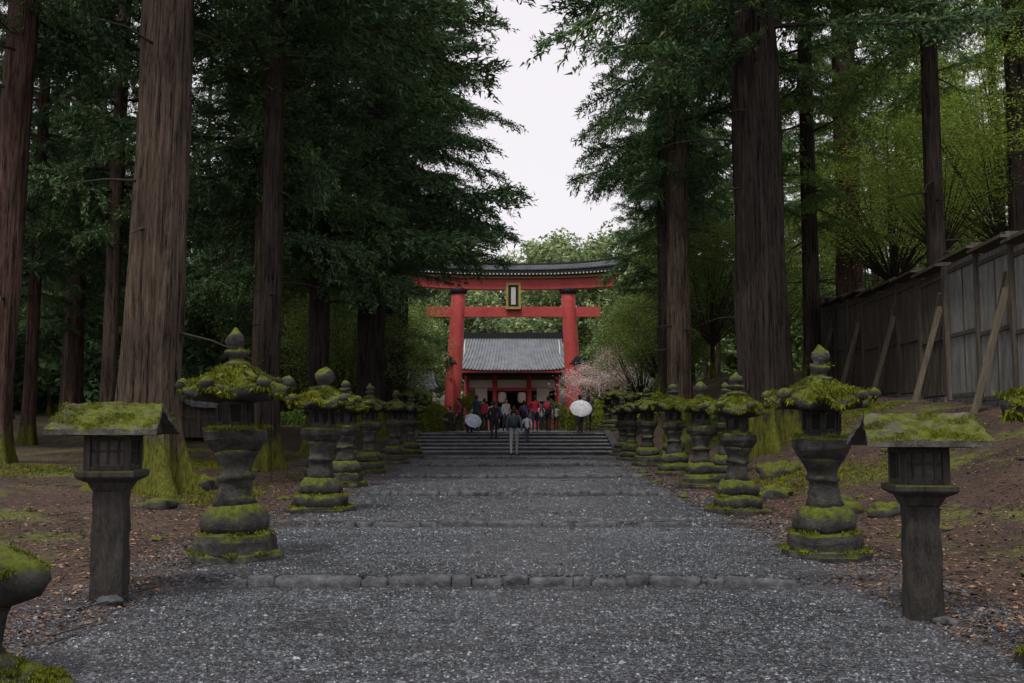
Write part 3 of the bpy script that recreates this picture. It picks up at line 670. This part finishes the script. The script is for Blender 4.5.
k=(np.sin(x*1.1+2*np.sin(y*.4))+np.sin(y*.9+x*.5)+RNG.normal(0,.5,n))>.95
P=np.stack([x,y,H(x,y)],-1)[k]; T=tufts(P,60000,.05,.06)
link(bpy.data.objects.new('moss_and_grass',npmesh('moss_and_grass',T,np.arange(len(T)).reshape(-1,3),[mossm])))
# ------------------------------------------------------------------ fence
e=empty('wooden_boundary_fence')
def fpos(y): return 9.7+(y-14)*.1
def fbase(y): return Hs(fpos(y),y)
def fence(y0,y1,hh,panel,name,ncol,bw,pt):
    mb=MB(); nb=int(round((y1-y0)/bw)); st=(y1-y0)/nb
    for i in range(nb):
        ya,yb=y0+i*st,y0+(i+1)*st; p=Vector((fpos(ya),ya,0)); q=Vector((fpos(yb),yb,0)); zb=min(fbase(ya),fbase(yb))-.1; zt=fbase((ya+yb)/2)+hh
        d=(q-p).normalized(); nrm=Vector((-d.y,d.x,0)); L=(q-p).length
        if nrm.x>0: nrm=-nrm
        M=Matrix(((d.x,nrm.x,0,p.x),(d.y,nrm.y,0,p.y),(0,0,1,0),(0,0,0,1)))
        hgt=zt-zb
        if ncol>3:
            nbd=int(L/.2)
            for k_ in range(nbd): mb.box(((k_+.5)*L/nbd,random.uniform(-.004,.004),zb+.25+hgt/2-.15),(L/nbd-.008,.03,hgt-.3),0,M)
        else: mb.box((L/2,0,zb+.25+hgt/2-.15),(L-.02,.03,hgt-.3),0,M)
        mb.box((0,.04,zb+hgt/2),(pt,.12,hgt),1,M)
        for zz in(.35,hgt*.5,hgt-.22): mb.box((L/2,.035,zb+zz),(L-pt-.005,.04,.09),1,M)
        for k in range(1,ncol): mb.box((k*L/ncol,.026,zb+hgt/2+.02),(.035,.022,hgt-.55),1,M)
        mb.box((L/2,.0,zt+.06),(L+.004,.50,.06),2,M); mb.box((L/2,.0,zt+.12),(L*.999,.28,.07),2,M)
        mb.box((L/2,.02,zb+.1),(L+.003,.26,.3),3,M)
        if i%2==0:
            a=M@Vector((.14,.12,zb+hgt*.72)); b=M@Vector((.14,.9,zb-.15)); mb.beam(a,b,.10,.12,4)
            a=M@Vector((.2,.10,zb+hgt*.82)); b=M@Vector((L*.9,.14,zb+.3)); mb.beam(a,b,.07,.04,4)
    mb.obj(name,[panel,fence_dark,fence_dark,stone_dark,fence_wood],e)
fence(12.4,24.2,3.45,fence_grey,'grey_panel_section',2,1.95,.13)
fence(24.4,40.6,3.3,fence_dark,'brown_board_section',4,2.0,.15)
# ------------------------------------------------------------------ torii
TY=108.; tz=Hs(0,TY)
e=empty('torii_gate',(.15,TY,tz)); tb=MB()
def curvebeam(mb,hl,z0,h,dep,up,mi,n=24,flare=0):
    vs=[];fs=[]
    for i in range(n+1):
        u=-1+2*i/n; x=u*hl; dz=up*abs(u)**2.6
        ft=1+flare*abs(u)**3
        for (a,b) in((-.5,0),(.5,0),(.5,1),(-.5,1)): vs.append((x+(.0 if b==0 else u*.35),a*dep,z0+dz+b*h*ft))
    for i in range(n):
        for k in range(4): fs.append((i*4+k,(i+1)*4+k,(i+1)*4+(k+1)%4,i*4+(k+1)%4))
    fs.append((0,1,2,3)); fs.append((n*4+3,n*4+2,n*4+1,n*4)); mb.add(vs,fs,mi)
for s in(-1,1):
    M=Matrix.Translation((s*6.75,0,0))@Matrix.Rotation(-s*.052,4,'Y')
    tb.lathe([(.88,1.6),(.86,6),(.80,12),(.76,15.3)],32,M=M)
    tb.lathe([(1.08,-.3),(1.08,.3),(.97,.35),(.95,1.7),(.90,1.72)],32,mi=1,M=M)
    tb.lathe([(.86,14.6),(.96,14.75),(.98,15.05),(.8,15.2)],32,mi=1,M=Matrix.Translation((s*6.0,0,0.12)))
    for t in(-1,1):
        M2=Matrix.Translation((s*6.75,t*3.2,0))@Matrix.Rotation(t*.06,4,'X')
        tb.lathe([(.45,.9),(.42,6.8)],20,M=M2); tb.lathe([(.6,-.3),(.6,.2),(.5,.25),(.48,1.),(.46,1.01)],20,mi=1,M=M2)
        c=(s*6.75,t*2.75,6.95)
        for k in range(6):
            w=1.5*(1-k/6.5); tb.box((c[0],c[1],c[2]+k*.14),(w,w+.2,.139),1)
    for zz in(2.6,5.6): tb.box((s*6.6,0,zz),(.30,7.0,.6))
tb.box((0,0,12.75),(19.0,.55,1.1))
curvebeam(tb,10.8,15.2,1.15,1.05,.35,0)
curvebeam(tb,11.6,16.36,.30,1.5,.45,3)
curvebeam(tb,12.3,16.665,.55,2.3,.6,1,flare=.25)
curvebeam(tb,12.5,17.22,.50,2.5,.75,5,flare=.2)
curvebeam(tb,12.5,17.73,.35,.9,.9,1,flare=.3)
for i in range(60):
    u=-1+2*(i+.5)/60; tb.box((u*11.7,-1.0,16.76+.52*abs(u)**2.6),(.16,.5,.16),2)
    tb.beam((u*12.2,-1.27,17.30+.72*abs(u)**2.6),(u*12.2,-.47,17.78+.84*abs(u)**2.6),.18,.12,4)
tb.box((0,-.35,14.45),(1.1,.4,2.6),1)
for s in(-1,1): tb.box((s*.68,-.5,14.45),(.26,.3,2.9),3); tb.box((0,-.5,14.45+s*1.32),(1.62,.31,.26),3)
tb.box((0,-.57,14.45),(.5,.05,1.9),2)
tb.obj('torii_frame',[vermil,blackm,whitew,gold,rooftile,rooftile],e,bevel=.02)
# ------------------------------------------------------------------ shrine gate building
GY=126.; e=empty('shrine_gate_building',(0,GY,Hs(0,GY)))
def roofm(hw,hd,rw,z0,z1,mi,mb,n=28,m=14):
    for s in(-1,1):
        vs=[];fs=[]
        for j in range(m+1):
            v=j/m; w=rw+(hw-rw)*v**1.3; yy=s*hd*v; zc=z1-(z1-z0)*v**.8
            for i in range(n+1):
                u=-1+2*i/n; vs.append((u*w,yy,zc+.5*abs(u)**4*v**3))
        for j in range(m):
            for i in range(n): fs.append((j*(n+1)+i,j*(n+1)+i+1,(j+1)*(n+1)+i+1,(j+1)*(n+1)+i))
        mb.add(vs,fs,mi,True)
        for k in range(int(hw*2/.42)):
            u=-1+2*(k+.5)/int(hw*2/.42); prev=None
            for j in range(0,m+1,2):
                v=j/m; w=rw+(hw-rw)*v**1.3; p=(u*w,s*hd*v,z1-(z1-z0)*(v**.8)+.5*abs(u)**4*v**3+.05)
                if prev: mb.beam(prev,p,.14,.16,mi)
                prev=p
rb=MB(); roofm(7.7,6.0,6.3,7.1,11.6,0,rb)
rb.box((0,0,11.85),(12.9,.6,.7),1)
for s in(-1,1):
    rb.add([(s*6.0,-4.2,8.2),(s*6.0,4.2,8.2),(s*6.0,0,11.5),(s*5.9,-4.2,8.2),(s*5.9,4.2,8.2),(s*5.9,0,11.5)],[(0,1,2),(3,4,5),(0,3,5,2),(1,4,5,2)],3)
    rb.box((s*6.55,0,12.1),(.35,.7,1.1),1)
rb.box((0,-5.75,6.98),(15.2,.25,.25),2)
for k in range(44): rb.beam((-7.3+k*.34,-5.85,6.86),(-7.3+k*.34,-3.4,7.7),.13,.13,4)
rb.obj('tiled_roof',[rooftile,blackm,vermil,whitew,whitew],e)
wb=MB()
for x in(-5.6,-2.1,2.1,5.6):
    for y in(-3.2,0,3.2): wb.lathe([(.36,0),(.34,.2),(.32,6.6)],18,c=(x,y,0),mi=4 if y>-3 else 0); wb.box((x,y,-.1),(.9,.9,.3),2)
for y in(-3.2,3.2):
    wb.box((0,y,6.3),(12.2,.4,.5),4); wb.box((0,y,4.9),(12.,.3,.4))
    wb.box((0,y+.02,5.6),(11.9,.12,1.0),1)
for s in(-1,1):
    wb.box((s*3.85,-.1,2.6),(3.2,.15,4.6),3); wb.box((s*3.85,-3.2,.6),(3.1,.2,.9),0)
    for k in range(9): wb.box((s*3.85-1.4+k*.35,-3.2,2.9),(.07,.07,3.8),3)
    wb.box((s*5.75,0,3),(.12,6.2,6),3)
    wb.box((s*3.8,-3.45,4.2),(1.5,.05,1.6),1)
    wb.lathe([(.35,3.2),(.5,3.4),(.5,4.3),(.35,4.5)],14,c=(s*1.2,-3.6,0),mi=1)
wb.box((0,0,6.7),(12.2,6.8,.3),3)
wb.box((0,3.6,2.6),(4,.1,5),3)
wb.obj('timber_frame',[vermil,whitew,stair_stone,blackm,fence_dark],e)
def hut(name,x,y,w,d,h,rh,rz=0,wall=None):
    e=empty(name,(x,y,Hs(x,y)),rz); b=MB()
    b.box((0,0,h/2),(w,d,h),0)
    for k in range(5): b.box((-w/2+k*w/4,-d/2-.04,h/2),(.14,.1,h),1)
    b.box((0,-d/2-.03,h*.6),(w*.9,.07,.1),1); b.box((w*.12,-d/2-.02,h*.42),(w*.2,.06,h*.8),2)
    b.obj('walls',[wall or whitew,fence_dark,dark],e)
    r=MB(); roofm(w*.62,d*.75,w*.5,h-.15,h+rh,0,r,14,8); r.box((0,0,h+rh+.08),(w*1.02,.3,.3),1); r.obj('roof',[rooftile,blackm],e)
hut('small_shrine_building',-10.2,92,6,5,3.2,2.); hut('small_shrine_building',11.5,95,6,5,3.,2.)
hut('forest_hut',-12.0,40,2.6,2.2,1.3,.6,.4,fence_dark)
# ------------------------------------------------------------------ people
skinm=plain('skin',(.45,.28,.2),.6,.08); hairm=plain('hair',(.02,.017,.015),.6)
def cloth(name,c): return mott(name,tuple(v*.8 for v in c),tuple(min(1,v*1.15) for v in c),6,.9,.3,30,world=False)
def seg_d(p,a,b):
    ab=b-a; t=max(0,min(1,(p-a).dot(ab)/ab.length_squared)); return (p-(a+ab*t)).length
def hand_mesh(mb,wr,dr,mi):
    dr=dr.normalized(); up=Vector((0,1,0)); x=dr.cross(up).normalized(); y=x.cross(dr)
    M=Matrix(((x.x,y.x,dr.x,wr.x),(x.y,y.y,dr.y,wr.y),(x.z,y.z,dr.z,wr.z),(0,0,0,1)))
    mb.box((0,0,.045),(.035,.078,.09),mi,M,top=1.05)
    for k,(o,l) in enumerate([(-.03,.06),(-.01,.075),(.01,.07),(.03,.055)]):
        a=M@Vector((0,o,.085)); b=M@Vector((.006,o*1.05,.085+l*.5)); c=M@Vector((.022,o*1.05,.085+l)); mb.beam(a,b,.017,.017,mi); mb.beam(b,c,.015,.015,mi)
    a=M@Vector((0,.036,.03)); b=M@Vector((.008,.062,.065)); c=M@Vector((.014,.068,.095)); mb.beam(a,b,.02,.02,mi); mb.beam(b,c,.017,.017,mi)
pc=[0]
def person(x,y,h,rz,top,bot,shoe=(.03,.03,.03),pose='stand',stride=.12,female=False,hair=None,z=None,bag=None):
    pc[0]+=1; g=random.Random(pc[0]); k=h/1.7
    e=empty('person',(x,y,Hs(x,y)if z is None else z),rz); e.scale=(k,k,k)
    st=stride*g.choice([-1,1]); sw=.165 if female else .195
    J={}
    if pose=='crouch':
        J=dict(pel=(0,.05,.34),bel=(0,-.02,.48),che=(0,-.10,.66),nk=(0,-.16,.82),nk2=(0,-.18,.88),hd=(0,-.2,.98))
        for s,n in((-1,'l'),(1,'r')):
            J['hip'+n]=(s*.09,.04,.32);J['kn'+n]=(s*.14,-.32,.46);J['an'+n]=(s*.12,-.05,.08);J['to'+n]=(s*.13,-.2,.035)
            J['sh'+n]=(s*sw,-.13,.77);J['el'+n]=(s*.24,-.28,.56);J['wr'+n]=(s*.12,-.46,.55)
    else:
        ln=-.02
        J=dict(pel=(0,0,.93),bel=(0,ln*.3,1.08),che=(0,ln,1.28),nk=(0,ln,1.44),nk2=(0,ln*1.5,1.5),hd=(0,ln*1.5,1.58))
        for s,n in((-1,'l'),(1,'r')):
            f=st*s
            J['hip'+n]=(s*.09,0,.88);J['kn'+n]=(s*.1,-f*.7-.03,.49);J['an'+n]=(s*.1,-f*1.4+.04,.09+max(0,-f)*.25);J['to'+n]=(s*.12,-f*1.4-.12,.035+max(0,-f)*.1)
            J['sh'+n]=(s*sw,ln,1.40);J['el'+n]=(s*(sw+.07),ln+f*.7+.02,1.13);J['wr'+n]=(s*(sw+.05),ln+f*1.2-.08,.90)
        if pose=='phone':
            for s,n in((-1,'l'),(1,'r')): J['el'+n]=(s*.23,-.1,1.15);J['wr'+n]=(s*.06,-.34,1.33)
        if pose=='hold': J['elr']=(.25,-.06,1.15);J['wrr']=(.13,-.26,1.22)
    J={a:Vector(b) for a,b in J.items()}
    RAD=dict(pel=(.145,.115),bel=(.13,.10),che=(.16,.115),nk=(.06,.06),nk2=(.05,.05),hd=(.05,.05),hipl=(.095,.095),knl=(.062,.062),anl=(.042,.045),tol=(.042,.03),shl=(.068,.068),ell=(.048,.048),wrl=(.03,.03))
    for n in('hip','kn','an','to','sh','el','wr'): RAD[n+'r']=RAD[n+'l']
    E=[('pel','bel','T'),('bel','che','T'),('che','nk','T'),('nk','nk2','S'),('nk2','hd','S')]
    for n in'lr': E+=[('pel','hip'+n,'B'),('hip'+n,'kn'+n,'B'),('kn'+n,'an'+n,'B'),('an'+n,'to'+n,'F'),('che','sh'+n,'T'),('sh'+n,'el'+n,'T'),('el'+n,'wr'+n,'T')]
    names=list(J); me=bpy.data.meshes.new('body'); me.from_pydata([tuple(J[a]) for a in names],[(names.index(a),names.index(b)) for a,b,_ in E],[])
    o=bpy.data.objects.new('tmp',me); scene.collection.objects.link(o)
    md=o.modifiers.new('s','SKIN'); md.use_smooth_shade=True
    for i,a in enumerate(names):
        sv=me.skin_vertices[0].data[i]; sv.radius=RAD[a]; sv.use_root=(a=='pel')
    sb=o.modifiers.new('ss','SUBSURF'); sb.levels=2; sb.render_levels=2
    dg=bpy.context.evaluated_depsgraph_get(); bm_=bpy.data.meshes.new_from_object(o.evaluated_get(dg)); bpy.data.objects.remove(o)
    bm_.materials.clear()
    for m in(cloth('clothing_top',top),cloth('clothing_bottom',bot),skinm,cloth('shoes',shoe)): bm_.materials.append(m)
    lab={'T':0,'B':1,'S':2,'F':3}
    idx=[]
    for p in bm_.polygons:
        c=p.center; best=min(E,key=lambda q:seg_d(c,J[q[0]],J[q[1]])-.5*(RAD[q[0]][0]+RAD[q[1]][0])*.6); idx.append(lab[best[2]])
    bm_.polygons.foreach_set('material_index',idx); bm_.name='body'
    link(bpy.data.objects.new('body',bm_),e)
    mb=MB(); hc=J['hd']+Vector((0,-.012,.03)); vs=[];fs=[];n=20;m=14
    def hv(th,a,gr=1.):
        v=Vector((math.sin(th)*math.cos(a),math.sin(th)*math.sin(a),math.cos(th)))
        xw=.076*(1-.22*max(0,-v.z)); yw=.096; p=Vector((v.x*xw,v.y*yw,v.z*.118))*gr
        if v.y<-.85 and gr==1.:
            if abs(v.z+.1)<.2 and abs(v.x)<.3: p.y-=.018
            if abs(v.z-.12)<.09 and .25<abs(v.x)<.5: p.y+=.008
        return hc+p
    for j in range(m+1):
        for i in range(n): vs.append(hv(math.pi*j/m,2*math.pi*i/n))
    for j in range(m):
        for i in range(n): fs.append((j*n+i,(j+1)*n+i,(j+1)*n+(i+1)%n,j*n+(i+1)%n))
    mb.add(vs,fs,0,True)
    for s in(-1,1):
        mb.lathe([(.004,-.03),(.014,-.01),(.014,.015),(.004,.03)],8,c=(hc.x+s*.078,hc.y+.005,hc.z-.005))
        mb.lathe([(.002,-.006),(.008,0),(.002,.006)],8,c=(hc.x+s*.03,hc.y-.088,hc.z+.012),mi=1)
    mb.box((hc.x,hc.y-.088,hc.z-.058),(.036,.008,.008),2)
    vs=[];fs=[]; mj=10
    for j in range(mj+1):
        for i in range(n):
            a=2*math.pi*i/n; front=max(0,-math.sin(a)); lim=math.pi*(.72-.42*front); th=lim*j/mj
            p=hv(th,a,1.13)
            if female and math.sin(a)>-.1 and j>6: p.z-=(j-6)*.035; p.y=max(p.y,hc.y+.02)
            vs.append(p)
    for j in range(mj):
        for i in range(n): fs.append((j*n+i,(j+1)*n+i,(j+1)*n+(i+1)%n,j*n+(i+1)%n))
    mb.add(vs,fs,1,True)
    for n_ in'lr': hand_mesh(mb,J['wr'+n_]*1.,J['wr'+n_]-J['el'+n_],0)
    mats=[skinm,cloth('hair_colour',hair) if hair else hairm,plain('lips',(.35,.12,.1))]
    if bag:
        mats.append(cloth('backpack_cloth',bag)); c=J['che']+Vector((0,.19,-.06)); mb.lathe([(.09,-.2),(.15,-.17),(.16,0),(.14,.15),(.08,.2)],10,c=tuple(c),mi=3)
        for s in(-1,1): mb.beam(J['che']+Vector((s*.1,.12,.15)),J['che']+Vector((s*.11,-.10,.14)),.035,.02,3); mb.beam(J['che']+Vector((s*.11,-.12,.14)),J['bel']+Vector((s*.13,-.08,.05)),.03,.02,3)
    if pose=='phone': mats.append(blackm); mb.box((0,-.44,1.36),(.075,.01,.15),len(mats)-1)
    mb.obj('head_and_hands',mats,e); return e
def umbrella(x,y,z,col,tilt,rz,R=.5):
    e=empty('umbrella',(x,y,z),rz); e.rotation_euler=(tilt,0,rz); mb=MB(); n=8;vs=[];fs=[];m=6
    for j in range(m+1):
        for i in range(n*4):
            a=2*math.pi*i/(n*4); sc_=abs(math.cos(a*n/2)); r=R*math.sin(j/m*1.25)/math.sin(1.25); rr=r*(1-.04*(1-sc_)*j/m)
            vs.append((rr*math.cos(a),rr*math.sin(a),.62+.26*math.cos(j/m*1.25)-.26*math.cos(1.25)+.01*(1-sc_)))
    q=n*4
    for j in range(m):
        for i in range(q): fs.append((j*q+i,(j+1)*q+i,(j+1)*q+(i+1)%q,j*q+(i+1)%q))
    mb.add(vs,fs,0,True); mb.obj('canopy',[cloth('umbrella_fabric',col)],e)
    mb=MB(); mb.lathe([(.006,-.12),(.006,.84)],8); mb.lathe([(.015,-.2),(.015,-.1)],8)
    for i in range(8):
        a=i*math.pi/4; mb.beam((0,0,.35),(R*.5*math.cos(a),R*.5*math.sin(a),.735),.005,.005)
    mb.obj('shaft_and_ribs',[blackm],e)
B=math.pi
def st_z(y):
    if y<38: return float(pathz(y))
    i=min(5,int((y-38)/(5/6))); return .494+SR_*(i+1)/6 if y<43 else float(base(y))+.03
def P_(px,d,h,rz,top,bot,**k):
    x=(px-512)/F*d; person(x,d,h,rz,top,bot,z=st_z(d)+.004,**k); return x
P_(514,36.8,1.76,B,(.10,.15,.18),(.36,.36,.35),bag=(.05,.07,.08),stride=.14)
P_(494,41.0,1.55,B,(.02,.02,.025),(.02,.02,.025))
x=P_(580,42.6,1.6,B+.2,(.03,.03,.04),(.04,.04,.06),pose='hold'); umbrella(x-.02,42.3,st_z(42.6)+.62,(.8,.82,.87),.85,0,.47)
P_(588,45,1.6,B,(.05,.05,.07),(.03,.03,.04),female=True)
x=P_(468,42.3,1.6,.8,(.6,.6,.62),(.04,.04,.05),pose='crouch'); umbrella(x+.12,41.9,st_z(41.9)+.25,(.55,.65,.8),.9,.3,.36)
P_(452,43.3,1.7,-.6,(.03,.03,.04),(.05,.05,.06),pose='crouch')
P_(476,44.5,1.6,2.2,(.03,.05,.10),(.03,.03,.05),pose='phone')
L_=[(484,51,1.65,2.6,(.62,.05,.10),(.03,.04,.07),{}),(492,60,1.7,B,(.6,.6,.6),(.03,.03,.04),{}),(501,56,1.58,2.9,(.05,.18,.40),(.05,.05,.06),dict(female=True)),(506,50,1.6,0.3,(.7,.68,.65),(.1,.1,.14),dict(female=True)),
(524,57,1.7,B,(.18,.05,.10),(.03,.03,.04),dict(bag=(.1,.12,.2))),(529,64,1.6,2.7,(.12,.38,.55),(.2,.18,.15),{}),(535,49,1.72,B,(.62,.05,.08),(.04,.05,.09),dict(stride=.16)),(541,58,1.55,.2,(.7,.7,.72),(.06,.07,.12),dict(female=True,pose='phone')),
(548,46,1.62,B-.3,(.05,.08,.16),(.03,.03,.04),dict(bag=(.5,.05,.05))),(556,63,1.6,B,(.4,.37,.35),(.03,.03,.04),{}),(459,49,1.6,-1.,(.55,.05,.14),(.05,.05,.07),{}),(514,70,1.7,B,(.5,.05,.06),(.03,.03,.03),{}),(527,40.2,1.15,B+.3,(.55,.55,.6),(.05,.06,.12),{})]
for px,d,h,rz,a,b,k in L_: P_(px,d,h,rz,a,b,**k)
# ------------------------------------------------------------------ camera, light, sky
cam=bpy.data.cameras.new('camera'); cam.lens=35; cam.sensor_width=36; cam.clip_end=2000; cam.clip_start=.1
co=bpy.data.objects.new('camera',cam); co.location=(0,0,1.5); co.rotation_euler=(math.radians(90+4.97),0,0); link(co); scene.camera=co
w=bpy.data.worlds.new('World'); scene.world=w; w.use_nodes=True; t=w.node_tree; bg=t.nodes['Background']
SE,SR=62,205
sky=N(t,'ShaderNodeTexSky'); sky.sky_type='NISHITA'; sky.sun_disc=False; sky.sun_elevation=math.radians(SE); sky.sun_rotation=math.radians(SR); sky.air_density=1.; sky.dust_density=3
t.links.new(sky.outputs[0],bg.inputs['Color']); bg.inputs['Strength'].default_value=.1
bg2=N(t,'ShaderNodeBackground'); bg2.inputs['Color'].default_value=(.81,.77,.80,1); bg2.inputs['Strength'].default_value=1.3
mx=N(t,'ShaderNodeMixShader'); mx.inputs[0].default_value=.85; t.links.new(bg.outputs[0],mx.inputs[1]); t.links.new(bg2.outputs[0],mx.inputs[2]); t.links.new(mx.outputs[0],t.nodes['World Output'].inputs['Surface'])
sl=bpy.data.lights.new('sun','SUN'); sl.energy=2.2; sl.angle=math.radians(10); sl.color=(1,.95,.86)
so=bpy.data.objects.new('sun',sl); link(so); el=math.radians(SE); az=math.radians(SR)
dv=Vector((math.sin(az)*math.cos(el),math.cos(az)*math.cos(el),math.sin(el))); so.rotation_euler=dv.to_track_quat('Z','Y').to_euler(); so.location=(0,0,40)
scene.view_settings.view_transform='Standard'; scene.view_settings.look='None'; scene.view_settings.exposure=0
